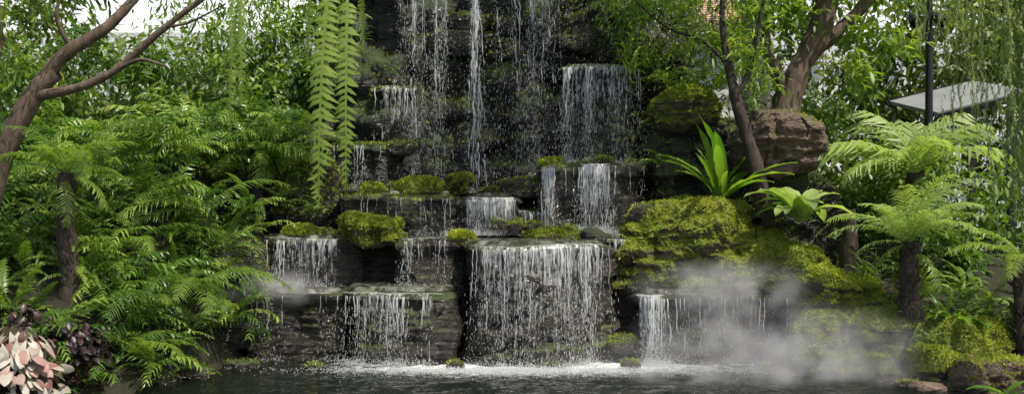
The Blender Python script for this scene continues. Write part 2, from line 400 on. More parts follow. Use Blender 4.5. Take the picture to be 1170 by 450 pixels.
boulder('mossy_rock',(4.2,-.35,.25),(.5,.42,.42),M_moss,27,2.6,.15,90,fz=8000,cover=.1,strata=.05)
boulder('mossy_rock',(3.75,-.62,.05),(.34,.26,.2),M_moss,28,2.5,.1,44,fz=2500,cover=.1)
boulder('mossy_rock',(3.45,-.3,.3),(.3,.28,.34),M_moss,58,2.5,.1,44,fz=3500,cover=.0)
boulder('mossy_rock',(4.42,-1.05,.12),(.33,.28,.22),M_moss,29,2.5,.1,44,fz=2500,cover=.0)
boulder('mossy_rock',(4.85,-.8,.3),(.42,.38,.34),M_moss,30,2.5,.12,44,fz=4500,cover=.1)
boulder('stone',(4.75,-1.55,.1),(.34,.3,.26),M_brown,31,2.6,.1,44,fz=1500,cover=-.1)
boulder('stone',(4.15,-1.45,-.02),(.2,.2,.1),M_brown,32,2.6,.05,24)
boulder('mossy_rock',(-1.63,.72,1.48),(.37,.32,.21),M_moss,34,2.8,.12,90,fz=6500,cover=.3,strata=.05,fr=3)
boulder('mossy_rock',(-2.6,.85,1.45),(.22,.2,.11),M_moss,35,2.4,.05,44,fz=2000,cover=.4)
boulder('mossy_rock',(-.6,.5,1.40),(.16,.14,.085),M_moss,36,2.4,.03,24,fz=1500,cover=.4)
boulder('mossy_rock',(.55,.85,1.40),(.42,.26,.15),M_moss,37,2.4,.08,44,fz=4000,cover=.3)
boulder('mossy_rock',(-1.2,1.25,2.0),(.3,.22,.12),M_moss,38,2.4,.06,44,fz=3000,cover=.3)
boulder('mossy_rock',(-.68,1.25,2.05),(.2,.2,.18),M_wall,39,2.4,.08,44,fz=1200,cover=.2)
boulder('mossy_rock',(-1.75,1.2,1.98),(.16,.16,.09),M_moss,40,2.4,.04,24,fz=900,cover=.3)
boulder('mossy_rock',(.5,1.3,2.3),(.17,.15,.1),M_moss,41,2.4,.05,24,fz=900,cover=.3)
boulder('stone',(.95,.55,1.42),(.14,.14,.10),M_wall,42,2.4,.05,24)
boulder('mossy_rock',(2.2,.2,.84),(.22,.15,.1),M_moss,43,2.4,.05,24,fz=900,cover=.2)
boulder('mossy_rock',(-3.3,.55,.7),(.4,.5,.75),M_wall,46,2.8,.1,44,fz=2000,cover=.1)
boulder('mossy_rock',(-2.6,1.5,1.9),(.45,.4,.5),M_wall,47,2.8,.1,44,fz=3000,cover=.2)
LR=Acc()
def chunk(c,s,seed,fz=0):
    hs=np.array([U(.8,1.5),U(.7,1.1),U(.45,.9)])*s
    V,F=rock(c,hs,24,3.2,.35*s,1.2/s*.5,.12*s,0,seed,.8); LR.add(V,F)
    if fz: addfuzz(V,F,fz,.026,.3,2,.1,seed)
k=100
for (x0,x1,y0,y1,z,n,s0,s1) in [(-3,-.7,.5,.7,.82,7,.05,.13),(1.4,3.2,.1,.4,.8,7,.05,.12),(-2.9,-2.0,.8,1.2,1.42,4,.05,.12),(-1.2,-.6,.45,.6,.83,3,.06,.12),(-2.2,-.1,1.1,1.6,1.95,12,.06,.16),(.4,1.7,1.2,1.6,2.3,8,.06,.15),(-.2,.5,.9,1.1,1.5,5,.1,.2),(1.1,1.9,.3,.5,.85,5,.08,.16),(.1,.9,1.2,1.7,2.0,5,.12,.22),(-2.0,-1.2,1.4,1.7,2.5,4,.1,.18),(-.6,1.2,.4,1.0,1.38,8,.05,.12),(1.6,2.0,.6,1.2,1.7,5,.12,.22),(-3.2,-2.9,.2,.5,.5,4,.12,.22),(1.2,1.45,-.1,.1,.2,3,.1,.16),(3.2,3.6,-.15,.2,.25,4,.12,.2),(-1.2,1.6,2.0,2.25,2.9,14,.12,.28),(-1.2,1.2,2.0,2.2,4.1,9,.12,.28)]:
    for _ in range(n): k+=1; chunk((U(x0,x1),U(y0,y1),z+U(-.25,.25)*(1 if z>2.8 else .05)),U(s0,s1),k,250)
for (x,y,s) in [(-3.0,-.25,.16),(-2.2,-.3,.10),(-.62,-.3,.10),(1.32,-.35,.12),(3.15,-.35,.17),(3.35,-.75,.12),(3.9,-1.1,.14),(4.0,-1.35,.1),(-3.35,-.8,.16),(-3.5,-1.2,.13),(2.9,-.3,.1),(4.45,-1.5,.12)]:
    k+=1; chunk((x,y,.0),s,k,80)
LR.make('loose_rocks',M_wet)
fuzz.make('moss',M_moss_f,False)
# ------------------------------------------------------------ water
m,nt,N,L=newmat('falling_water'); M_fall=m
d=N.new('ShaderNodeBsdfPrincipled'); d.inputs['Base Color'].default_value=(.86,.87,.86,1); d.inputs['Roughness'].default_value=.15
t=N.new('ShaderNodeBsdfTranslucent'); t.inputs[0].default_value=(.9,.91,.90,1)
m1=N.new('ShaderNodeMixShader'); m1.inputs[0].default_value=.45; L.new(d.outputs[0],m1.inputs[1]); L.new(t.outputs[0],m1.inputs[2])
o=N.new('ShaderNodeOutputMaterial'); L.new(m1.outputs[0],o.inputs[0])
m,nt,N,L=newmat('water_veil'); M_veil=m
g=N.new('ShaderNodeNewGeometry'); mp=N.new('ShaderNodeMapping'); mp.inputs['Scale'].default_value=(1,1,.07); L.new(g.outputs['Position'],mp.inputs[0])
n1=noise(N,L,38,4,mp.outputs[0],.75); n2=noise(N,L,14,4,g.outputs['Position'],.6)
at=N.new('ShaderNodeAttribute'); at.attribute_name='tint'
f=math_(N,L,'ADD',n1.outputs[0],math_(N,L,'MULTIPLY',n2.outputs[0],.35)); f=math_(N,L,'ADD',f,at.outputs['Fac'])
f=math_(N,L,'SUBTRACT',f,1.05); f=math_(N,L,'MULTIPLY',f,4,True); f=math_(N,L,'MULTIPLY',f,.55)
d=N.new('ShaderNodeBsdfPrincipled'); d.inputs['Base Color'].default_value=(.85,.86,.85,1); d.inputs['Roughness'].default_value=.1
t=N.new('ShaderNodeBsdfTransparent'); mx=N.new('ShaderNodeMixShader'); L.new(f,mx.inputs[0]); L.new(t.outputs[0],mx.inputs[1]); L.new(d.outputs[0],mx.inputs[2])
o=N.new('ShaderNodeOutputMaterial'); L.new(mx.outputs[0],o.inputs[0])
def liquid(name,foam):
    m,nt,N,L=newmat(name); g=N.new('ShaderNodeNewGeometry'); pos=g.outputs['Position']
    p=N.new('ShaderNodeBsdfPrincipled'); p.inputs['IOR'].default_value=1.33; p.inputs['Roughness'].default_value=.05
    n1=noise(N,L,4,4,pos); n2=noise(N,L,13,4,pos)
    sx=N.new('ShaderNodeSeparateXYZ'); L.new(pos,sx.inputs[0])
    h=math_(N,L,'ADD',n1.outputs[0],math_(N,L,'MULTIPLY',n2.outputs[0],.6))
    b=N.new('ShaderNodeBump'); b.inputs['Strength'].default_value=1; b.inputs['Distance'].default_value=.13 if foam else .03; L.new(h,b.inputs['Height']); L.new(b.outputs[0],p.inputs['Normal'])
    if foam:
        mr=N.new('ShaderNodeMapRange'); mr.inputs['From Min'].default_value=-1.35; mr.inputs['From Max'].default_value=-.42; mr.clamp=True; L.new(sx.outputs[1],mr.inputs[0])
        xx=math_(N,L,'ABSOLUTE',math_(N,L,'SUBTRACT',sx.outputs[0],.3))
        mx=N.new('ShaderNodeMapRange'); mx.inputs['From Min'].default_value=3.2; mx.inputs['From Max'].default_value=.9; L.new(xx,mx.inputs[0])
        n3=noise(N,L,8,6,pos,.75)
        f=math_(N,L,'MULTIPLY',math_(N,L,'POWER',mr.outputs[0],1.8),math_(N,L,'ADD',math_(N,L,'MULTIPLY',mx.outputs[0],.75),.1))
        f=math_(N,L,'ADD',f,math_(N,L,'MULTIPLY',n3.outputs[0],1.6)); f=math_(N,L,'SUBTRACT',f,1.15); f=math_(N,L,'MULTIPLY',f,2.4,True)
        r=ramp(N,[(0,(.006,.009,.006)),(1,(.8,.83,.82))]); L.new(f,r.inputs[0]); L.new(r.outputs[0],p.inputs['Base Color'])
        L.new(math_(N,L,'ADD',math_(N,L,'MULTIPLY',f,.5),.03),p.inputs['Roughness'])
    else:
        n3=noise(N,L,7,5,pos,.7); r=ramp(N,[(.45,(.03,.032,.02)),(.72,(.28,.28,.24))]); L.new(n3.outputs[0],r.inputs[0]); L.new(r.outputs[0],p.inputs['Base Color'])
    o=N.new('ShaderNodeOutputMaterial'); L.new(p.outputs[0],o.inputs[0]); return m
M_pond=liquid('pond_water',True); M_film=liquid('ledge_water',False)
gx=np.linspace(-7,8.5,500); gy=np.linspace(-9,.9,400); X,Y=np.meshgrid(gx,gy); x=X.ravel();y=Y.ravel()
z=.02*fbm(np.stack([x*2.5,y*3.5,x*0],1),4,5)
I=np.arange(len(x)).reshape(400,500); F=np.stack([I[:-1,:-1],I[:-1,1:],I[1:,1:],I[1:,:-1]],-1).reshape(-1,4)
mk('pond_water',np.stack([x,y,z],1),F,M_pond)
def film(x0,x1,y0,y1,z,par):
    n=40; g=np.linspace(-1,1,n+1); A,B=np.meshgrid(g,g); a=A.ravel();b=B.ravel()
    k=3.4; mxv=np.maximum(np.abs(a),np.abs(b))+1e-9; s=mxv/((np.abs(a)**k+np.abs(b)**k)**(1/k)+1e-9)
    rr=np.maximum(np.abs(a),np.abs(b))
    V=np.stack([(x0+x1)/2+a*s*(x1-x0)/2,(y0+y1)/2+b*s*(y1-y0)/2,z+.03-.06*sst(.93,1,rr)+.004*vn(np.stack([a*9,b*9,a*0],1))],1)
    I=np.arange(len(V)).reshape(n+1,n+1); F=np.stack([I[:-1,:-1],I[:-1,1:],I[1:,1:],I[1:,:-1]],-1).reshape(-1,4)
    mk('water_film',V,F,M_film,True,None,par)
for a in [(-3.0,-1.9,.22,1.5,.805),(-1.98,-.62,.05,1.5,.84),(-.58,1.1,-.1,1.4,1.37),(-1.35,-.6,.42,1.5,1.395),(-3.05,-2.0,.62,1.7,1.415),(1.48,2.4,.0,1.3,.81),(2.3,3.25,.15,1.3,.79),(-2.1,-.6,1.05,2.1,1.95),(-.7,.05,1.15,2.1,1.92),(.45,1.75,1.15,2.2,2.3),(1.1,1.65,.55,1.5,1.43)]:
    film(*a,rw)
W=Acc(); tips=[]
DROP=(np.array([[.0,0,-1],[0,.0,-1],[-0,0,-1],[0,-0,-1],[.5,0,-.2],[0,.5,-.2],[-.5,0,-.2],[0,-.5,-.2],[.08,0,1],[0,.08,1],[-.08,0,1],[0,-.08,1.]]),
      np.array([[i,(i+1)%4,4+(i+1)%4,4+i] for i in range(4)]+[[4+i,4+(i+1)%4,8+(i+1)%4,8+i] for i in range(4)]))
dp=[];ds=[]
def stream(x,y,z,zb,w,out=.08,brk=.5,op=.8):
    if U(0,1)<.35: zb2=zb+(z-zb)*U(.25,.75)
    else: zb2=zb
    H=z-zb; n=max(8,int(H/.02)); s=np.linspace(0,1,n)
    zz=z-H*s; t=np.sqrt(np.maximum(H*s,0)*2/9.8)
    ph=U(0,99)
    yy=y-.01-out*t*2.2
    xx=x+.03*vn(np.stack([s*H*3+ph,s*0,s*0],1),1)*(.3+s)+.010*vn(np.stack([s*H*14+ph,s*0,s*0],1),2)+rng.normal(0,.03)*s*H
    nz=vn(np.stack([s*H*7+ph,s*0+3.3,s*0],1),3)+.6*vn(np.stack([s*H*24+ph,s*0,s*0],1),4)
    thr=-1.2+ brk*2.1*s**.6
    r=w*np.clip((nz-thr)*1.1,0,1.1)*(1-.35*s)*(zz>zb2)
    th=np.arange(4)*math.pi/2+U(0,1.5)
    V=np.stack([xx[:,None]+r[:,None]*np.cos(th)*1.1,yy[:,None]+r[:,None]*np.sin(th)*.7,zz[:,None]+0*th],-1).reshape(-1,3)
    F=[[i*4+j,i*4+(j+1)%4,(i+1)*4+(j+1)%4,(i+1)*4+j] for i in range(n-1) if max(r[i],r[i+1])>.0008 for j in range(4)]
    if F: W.add(V,F,op)
    k=int(H*20*(1+brk))
    ii=rng.integers(int(n*.2),n,k)
    for i in ii: dp.append([xx[i]+rng.normal(0,.02+.06*s[i]),yy[i]+rng.normal(0,.04),zz[i]]); ds.append(U(.002,.006))
    tips.append((xx[-1],yy[-1],zb,w))
def lipat(key,x):
    best=None
    for V in LED[key]:
        zt=V[:,2].max(); m=(np.abs(V[:,0]-x)<.07)&(V[:,2]>zt-.25)
        if not m.any(): continue
        q=V[m]; y=q[:,1].min(); q2=q[q[:,1]<y+.14]
        if best is None or y<best[0]: best=(y,q2[:,2].max())
    return best
def falls(key,x0,x1,zb,n,w=.008,brk=.5,op=.8,out=.07,clump=0,cs_=.03):
    xs=U(x0,x1,n)
    if clump:
        cs=U(x0,x1,clump); xs=cs[rng.integers(0,clump,n)]+rng.normal(0,cs_,n)
    for x in xs:
        l=lipat(key,x)
        if l is None: continue
        stream(x,l[0]-.005,l[1]-.03,zb,w*U(.3,1.5),out*U(.3,1.3),brk*U(.6,1.3),op)
falls('low_left',-3.0,-.75,0,18,.0036,.8)
falls('low_left',-2.0,-.85,0,28,.0042,.75,clump=9)
falls('low_centre',-.6,1.15,0,20,.0038,.8)
falls('low_centre',-.5,1.1,0,40,.0046,.78,clump=10,cs_=.025)
falls('mid_centre',-1.4,-.75,.83,12,.0038,.6,clump=5)
falls('mid_left',-3.05,-1.95,.83,22,.0036,.65,clump=7)
falls('low_right',1.45,1.7,0,34,.006,.55,clump=5)
falls('low_right',1.8,3.2,0,16,.004,.8)
falls('mid_right',1.05,1.6,.83,14,.004,.6)
falls('upper_left',-2.05,-.6,1.42,14,.0038,.7)
falls('upper_left',-.6,.05,1.42,56,.005,.7)
falls('back_gap',.05,.55,1.42,20,.0045,.7)
falls('upper_right',.36,.52,1.42,22,.0055,.65)
falls('upper_right',.86,1.2,1.45,42,.006,.65,clump=10)
falls('upper_right',.62,1.7,1.45,12,.004,.8)
falls('high_right',.62,1.2,2.3,34,.0058,.88,out=.12,clump=8,cs_=.018)
falls('high_right',1.2,1.66,2.3,12,.005,1.0,out=.12,clump=4)
falls('high_left',-2.3,-1.6,1.97,14,.0045,.75,clump=5)
falls('top_left',-1.8,-1.3,1.97,16,.005,.95,out=.1,clump=5)
for (x,n,w,sp,zt) in [(-1.27,7,.006,.022,5.2),(-1.15,3,.005,.02,5.2),(-.98,5,.0055,.015,5.2),(-.85,5,.0045,.015,5.2),(-.48,17,.010,.014,5.2),(-.2,2,.004,.05,5.2),(.08,3,.0045,.04,5.2),(.28,9,.0065,.026,5.2),(.42,5,.0055,.02,5.2),(-1.05,2,.004,.3,5.2),(.05,3,.004,.3,5.2),(.6,3,.004,.1,5.2)]:
    for i in range(n):
        stream(x+rng.normal(0,sp),1.62+rng.normal(0,.05),zt,1.9,w*U(.4,1.4),.02,.95*U(.6,1.2) if w<.009 else .45,.85)
wf=W.make('waterfall',M_fall)
Vl=Acc()
def veil(key,x0,x1,zb,dens,out=.07):
    n=int((x1-x0)/.03)+2; xs=np.linspace(x0,x1,n); L_=[lipat(key,x) for x in xs]
    if any(l is None for l in L_): return
    ly=np.array([l[0] for l in L_]); lz=np.array([l[1] for l in L_])
    kk=np.array([.25,.5,.25]); ly=np.convolve(np.pad(ly,1,'edge'),kk,'valid'); lz=np.convolve(np.pad(lz,1,'edge'),kk,'valid')
    s=np.concatenate([[-.12,-.05],np.linspace(0,1,24)]); V=[];T=[]
    cl=vn(np.stack([xs*4.5,xs*0,xs*0+zb],1),77)*.09
    for i in range(n):
        e=min(i,n-1-i)/(n*.5)
        for v in s:
            H=lz[i]-zb
            if v<0: V.append([xs[i],ly[i]-v,lz[i]+.004]); T.append(dens+.1)
            else:
                t=math.sqrt(H*v*2/9.8); V.append([xs[i]+.02*math.sin(i*1.7)*v,ly[i]-.008-out*t*2,lz[i]-H*v]); T.append(dens*(1-.4*v)+cl[i]-.25*(1-min(1,e*4))-.03*v)
    m_=len(s); F=[[i*m_+j,i*m_+j+1,(i+1)*m_+j+1,(i+1)*m_+j] for i in range(n-1) for j in range(m_-1)]
    Vl.add(V,F,np.array(T))
veil('upper_left',-.62,.05,1.42,.54); veil('upper_right',.84,1.22,1.45,.58); veil('upper_right',.34,.55,1.42,.52); veil('low_right',1.43,1.72,0,.54)
veil('high_right',.64,1.6,2.3,.42,.12); veil('low_centre',-.55,1.15,0,.42); veil('low_left',-1.95,-.8,0,.42); veil('mid_left',-3.0,-1.95,.83,.43); veil('mid_centre',-1.3,-.7,.83,.43); veil('mid_right',1.05,1.6,.83,.45); veil('low_right',1.9,3.1,0,.40); veil('back_gap',.05,.5,1.42,.46); veil('top_left',-1.75,-1.3,1.97,.42)
Vl.make('waterfall_veil',M_veil)
D=Acc()
for _ in range(2000):
    dp.append([U(-1.5,1.7),U(1.35,1.7),U(2.0,4.6)]); ds.append(U(.002,.005))
dp=np.array(dp); ds=np.array(ds)
R=np.tile(np.eye(3),(len(dp),1,1)); R[:,2,2]=U(1,5,len(dp)); D.inst(DROP,dp,R,ds,np.full(len(dp),.85))
sp=[];ss=[]
for (x,y,zb,w) in tips:
    k=int(22+w*5000)
    for _ in range(k):
        a=U(0,6.28); r=abs(rng.normal(0,.10)); sp.append([x+math.cos(a)*r,y+math.sin(a)*r-.02,zb+.01+abs(rng.normal(0,.05))*(1-min(r,.2)*3)]); ss.append(U(.0025,.008))
for _ in range(9000):
    x=rng.normal(.3,1.1); 
    if abs(x)>3: continue
    sp.append([x,-.42-abs(rng.normal(0,.2)),.012+abs(rng.normal(0,.014))]); ss.append(U(.003,.010))
sp=np.array(sp); R=np.tile(np.eye(3),(len(sp),1,1)); R[:,2,2]=U(.4,1.4,len(sp)); D.inst(DROP,sp,R,np.array(ss),np.full(len(sp),.8))
D.make('water_splash',M_fall)
# ------------------------------------------------------------ mist
def mist(c,hs,dens,seed,ns=2.4,th=.4):
    P,F=CU[24]; V=P/np.linalg.norm(P,axis=1)[:,None]
    o=mk('mist',V,F,None); o.location=c; o.scale=hs
    m,nt,N,L=newmat('mist'); tc=N.new('ShaderNodeTexCoord'); g=N.new('ShaderNodeNewGeometry')
    ln=N.new('ShaderNodeVectorMath'); ln.operation='LENGTH'; L.new(tc.outputs['Object'],ln.inputs[0])
    f=math_(N,L,'SUBTRACT',1,ln.outputs['Value'],True); f=math_(N,L,'POWER',f,1.7)
    mp=N.new('ShaderNodeMapping'); mp.inputs['Location'].default_value=(seed*3.3,0,0); L.new(g.outputs['Position'],mp.inputs[0])
    n=noise(N,L,ns,3,mp.outputs[0],.6); q=math_(N,L,'SUBTRACT',n.outputs[0],th,True); q=math_(N,L,'MULTIPLY',q,6)
    v=N.new('ShaderNodeVolumePrincipled'); v.inputs['Color'].default_value=(1,1,1,1); v.inputs['Anisotropy'].default_value=-.1
    L.new(math_(N,L,'MULTIPLY',math_(N,L,'MULTIPLY',f,q),dens),v.inputs['Density'])
    ou=N.new('ShaderNodeOutputMaterial'); L.new(v.outputs[0],ou.inputs['Volume']); o.data.materials.append(m)
mist((2.8,-.95,.12),(2.3,.75,.8),3.6,1)
mist((2.45,-.15,.85),(1.3,.5,.42),4.5,2)
mist((-2.7,.05,.86),(.75,.35,.26),5,4)
# ------------------------------------------------------------ plants
def clump(acc,T,pos,nf,L,spread=(0,0),yaw=None,tb=.5,tv=.5,sj=.3,roll=.25):
    n=nf; yw=U(0,2*math.pi,n) if yaw is None else yaw+U(-1,1,n)*sj*3
    ti=rng.integers(0,len(T),n)
    pos=np.array(pos)+np.zeros((n,3))+rng.normal(0,.03,(n,3))
    R=yawroll(yw,U(spread[0],spread[1],n)if spread!=(0,0) else U(-.25,.25,n),U(-roll,roll,n)); s=L*U(.6,1.15,n)
    tt=np.clip(tb+U(-tv,tv,n),0,1)
    for k in range(len(T)):
        q=ti==k; acc.inst(T[k],pos[q],R[q],s[q],tt[q])
A=Acc();B=Acc()
cnt=0
while cnt<230:
    x=U(-7.2,-3.0);y=U(-2.3,3.3)
    if x>-3.2-max(0,-y)*.33: continue
    z=float(hgt(x,y))
    if vn(np.array([[x*.8,y*.8,0.]]),8)[0]>.0: clump(B,FLOB,(x,y,z),int(U(8,13)),U(.55,.85),tb=U(.25,.85),tv=.35,roll=.4)
    else: clump(A,FERN,(x,y,z),int(U(9,15)),U(.5,.95),tb=U(.2,.8),tv=.35,roll=.35)
    cnt+=1
for _ in range(44):
    x=U(-4.6,-2.7);y=U(.6,2.6); clump(B,FLOB,(x,y,U(1.9,2.9)),9,U(.5,.8),tb=U(.4,.9),tv=.3,roll=.4)
for p in [(-3.2,-.15,.5),(-3.35,.1,.9),(-3.3,.2,1.3),(-3.5,-.5,.4),(-3.7,-.9,.3),(-3.2,.3,.8),(-3.2,.6,1.7),(-3.6,-1.3,.15),(-3.9,.1,1.35),(-4.1,.4,1.6),(-3.8,-.3,1.0),(-3.6,.3,1.3),(-3.9,-1.2,.3),(-3.6,.0,1.1)]:
    clump(A,FERN,p,12,.65,tb=.6); clump(B,FLOB,p,6,.55,tb=.65)
for p in [(-3.85,-1.0,.75),(-3.5,-.6,.9),(-4.3,-.4,1.3),(-3.9,-1.5,.3),(-3.6,.2,1.7),(-4.9,.4,1.9)]:
    clump(A,FTREE,p,8,1.05,tb=.6,tv=.3)
A.make('fern_bank',M_fern); B.make('broad_fern_bank',M_lob)
def leafcloud(acc,c,r,n,size,T=LEAF,nc=None,spread=.35,tb=.5,hang=.3):
    c=np.array(c);r=np.array(r); nc=nc or max(3,n//60)
    cc=nrm(rng.normal(0,1,(nc,3)))*U(.25,1,(nc,1))**.5
    i=rng.integers(0,nc,n); off=rng.normal(0,1,(n,3))*spread*.5
    p=c+(cc[i]+off)*r
    d=nrm(off+rng.normal(0,.5,(n,3)))-np.array([0,0,hang])
    R=frames(d,nrm(np.array([0,0,1.])+rng.normal(0,.45,(n,3))))
    ct=U(-.25,.25,nc)
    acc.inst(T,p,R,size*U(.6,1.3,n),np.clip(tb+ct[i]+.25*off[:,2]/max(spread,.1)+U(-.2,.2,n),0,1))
S=Acc()
for c,r,n in [((-4.6,3.2,3.5),(1.2,.8,.9),2600),((-3.0,3.0,4.0),(.8,.6,.9),2000),((-2.4,2.9,4.6),(.6,.5,.6),1000),((-5.8,2.5,3.4),(1,.8,.9),1800),((-6.8,1.5,3.0),(.8,.8,1.2),1600),((-3.2,2.4,3.0),(.7,.5,.6),1400),((-2.6,2.0,3.4),(.35,.4,.6),700)]:
    leafcloud(S,c,r,n,.14,LEAF,spread=.3,tb=.55)
S.make('shrubbery',M_fern)
S=Acc()
for _ in range(58):
    x=U(-13,13); y=U(5.5,10); z=U(.8,7.5)
    if -7.5<x<-2.5 and z>3.6 and U(0,1)<.8: continue
    if 3.2<x<9 and z>2.8 and U(0,1)<.6: continue
    leafcloud(S,(x,y,z),(1.5,1,1.1),850,.22,LEAFO if U(0,1)<.5 else LEAF,spread=.4,tb=.62)
for c in [(5.2,6,3.8),(7.2,5.5,4.6),(8.2,6.5,3.6),(4.6,7,5.6)]:
    leafcloud(S,c,(1.0,.7,.8),700,.18,LEAF,spread=.45,tb=.6)
for _ in range(26):
    x=U(-12,12); leafcloud(S,(x,U(4.5,6),U(1.2,2.6)),(1.2,.8,.9),850,.18,LEAF,spread=.5,tb=.5)
S.make('background_foliage',M_dark)
S=Acc()
for c,r,n in [((5.3,2.2,2.0),(.8,.6,.6),1500),((6.4,1.4,1.5),(.8,.7,.7),1400),((4.6,1.8,1.6),(.7,.5,.6),1300),((4.2,3.0,3.0),(.7,.5,.6),1200),((5.2,.6,1.2),(.5,.4,.3),800),((5.6,-.6,.7),(.5,.5,.4),800)]:
    leafcloud(S,c,r,n,.13,LEAF,spread=.4,tb=.5)
S.make('low_shrubbery',M_fern)
A=Acc()
for _ in range(46):
    x=U(4.0,7);y=U(-.9,2.6); clump(A,FERN,(x,y,float(hgt(x,y))),9,U(.35,.65),tb=U(.35,.7),tv=.3)
for _ in range(26):
    x=U(4.2,5.2);y=U(-1.0,.3); clump(A,FERN,(x,y,float(hgt(x,y))+.25),7,U(.2,.4),tb=U(.4,.8),tv=.3)
A.make('fern_patch',M_fern)
def treefern(name,x,y,zc,L,n,mat,T,trunk=.09,tb=.6,spread=(-.25,.35),yaws=None):
    e=empty(name); a=Acc(); z0=float(hgt(x,y))-.1
    tubes(a,[(x+.05,y,z0),(x,y,(z0+zc)/2),(x,y,zc)],[trunk*1.4,trunk,trunk*1.15],12,.25,3)
    for i in range(40):
        zz=U(z0+.1,zc); an=i*2.4; d=np.array([math.cos(an),math.sin(an),.9]); p=np.array([x,y,zz])+d*[trunk*.8,trunk*.8,0]
        tubes(a,[p,p+d*.035,p+d*.07],[.014,.011,.006],4,0,1,2)
    a.make('trunk',M_bark2,parent=e)
    b=Acc(); yw=np.arange(n)*2.39996 if yaws is None else U(yaws[0],yaws[1],n)
    for i in range(n):
        clump(b,T,(x,y,zc),1,L,spread=spread,yaw=yw[i],sj=.05,tb=tb,tv=.3)
    b.make('fronds',mat,parent=e)
    c=Acc(); clump(c,T,(x,y,zc-.05),max(3,n//4),L*.7,spread=(-1.4,-1.0),tb=.9,tv=.1); c.make('old_fronds',M_fern,parent=e)
treefern('tree_fern',-4.55,-1.2,2.15,.8,20,M_bright,FTREE,.08,tb=.4)
treefern('tree_fern',4.3,-.6,1.42,.95,24,M_pale,FTREE,.11,tb=.65,spread=(-.1,.55))
treefern('tree_fern',4.95,.9,2.2,1.25,18,M_pale,FPALM,.07,tb=.6,spread=(-.1,.6))
treefern('tree_fern',5.3,-1.0,1.25,.8,12,M_bright,FTREE,.07)
treefern('tree_fern',-3.2,1.2,2.5,.7,12,M_lob,FPALM,.05)
def nest(name,c,n,L,w,mat,e=(78,25),seed=0):
    T=[t_strap(1,w,e[0]-12*k,e[1]-18*k,.012,seed+k) for k in range(3)]
    a=Acc(); clump(a,T,c,n,L,tb=.55,tv=.4,roll=.15); a.make(name,mat)
nest('birds_nest_fern',(2.5,.65,1.85),20,1.0,.12,M_nest,(75,30),1)
nest('birds_nest_fern',(3.35,.2,1.65),20,.75,.3,M_pale,(65,-20),5)
nest('birds_nest_fern',(4.75,-.75,.55),9,.5,.2,M_nest,(60,-10),9)
nest('birds_nest_fern',(5.2,-1.9,.25),9,.5,.22,M_nest,(60,-15),12)
nest('birds_nest_fern',(4.0,-.1,1.0),8,.4,.1,M_nest,(75,10),15)
nest('birds_nest_fern',(4.5,-2.3,.05),8,.42,.22,M_nest,(50,-15),19)
a=Acc(); TS=[t_strap(1,.07,70-25*k,-20-20*k,.0,30+k,8) for k in range(3)]
for _ in range(60):
    x=U(1.2,3.2); y=U(1.0,2.0); z=U(3.2,4.9) - max(0,(x-2.6))*.5
    clump(a,TS,(x,y,z),12,U(.25,.5),tb=.6)
a.make('epiphyte_plants',M_bright)
S=Acc()
for c,r,n in [((2.2,2.0,4.2),(.9,.5,.6),1200),((1.5,1.9,4.5),(.6,.4,.5),700),((3.0,2.2,3.6),(.5,.4,.5),600)]:
    leafcloud(S,c,r,n,.11,LEAFN,spread=.5,tb=.55)
S.make('cliff_top_shrub',M_fern)
a=Acc()
for p in [(-2.45,1.1,1.75),(-2.9,1.0,1.8),(-3.05,.7,1.5),(-2.2,1.5,2.6),(-2.7,1.6,2.8),(-3.1,1.2,2.3),(1.9,1.3,2.3),(2.0,1.2,3.3)]:
    clump(a,FLOB,p,10,.42,tb=.6)
for _ in range(40):
    clump(a,FERN,(U(-2.2,2.6),U(1.9,2.2),U(2.0,4.8)),5,U(.12,.26),tb=.5)
for _ in range(45):
    x=U(1.6,4.4); clump(a,FERN,(x,U(-.3,1.0),.9+U(-.3,.8)),4,U(.1,.2),tb=.6)
a.make('ledge_ferns',M_lob)
def tree(name,br,mat,leaves,lmat=None,size=.13,T=LEAF,tb=.5):
    e=empty(name); a=Acc()
    for i,(p,r) in enumerate(br): tubes(a,p,r,14,.16,i+50)
    a.make('trunk',mat,parent=e)
    if leaves:
        b=Acc()
        for c,r,n in leaves: leafcloud(b,c,r,n,size,T,spread=.5,tb=tb)
        b.make('crown',lmat,parent=e)
tree('garden_tree',[([(-5.75,-1.0,.2),(-5.6,-1.0,1.3),(-5.35,-1.0,2.2),(-5.0,-1.0,2.95),(-4.75,-1.0,3.2)],[.17,.14,.12,.095,.08]),
  ([(-5.0,-1.0,2.95),(-4.7,-1,3.35),(-4.25,-1,3.65),(-3.9,-.9,4.1),(-3.7,-.8,4.8)],[.085,.07,.055,.045,.03]),
  ([(-4.98,-1.0,2.95),(-4.5,-1.1,3.02),(-4.1,-1.1,3.2),(-3.7,-1.1,3.55),(-3.25,-1.1,3.9),(-2.7,-1.1,4.3)],[.065,.045,.04,.035,.028,.018]),
  ([(-5.35,-1.0,2.2),(-5.5,-1,2.9),(-5.3,-1.1,3.6),(-5.4,-1.2,4.4)],[.08,.07,.05,.04]),
  ([(-4.1,-1.1,3.2),(-3.8,-1.2,3.3),(-3.5,-1.3,3.22)],[.025,.018,.01]),([(-4.6,-1,3.45),(-4.7,-1.1,3.8),(-4.5,-1.1,4.3)],[.03,.02,.012]),([(-3.6,-1.1,3.65),(-3.3,-1.2,3.68),(-2.9,-1.3,3.85)],[.018,.012,.007])],M_bark,
  [((-5.2,-1.1,4.1),(.9,.6,.4),600),((-3.8,-.9,4.6),(.9,.7,.35),700),((-2.9,-1,4.3),(.7,.6,.4),600),((-5.5,-.9,3.4),(.4,.4,.4),250),((-3.6,.8,4.0),(.8,.6,.5),900),((-2.3,.6,3.9),(.5,.5,.5),500)],M_bright,.12,LEAFN)
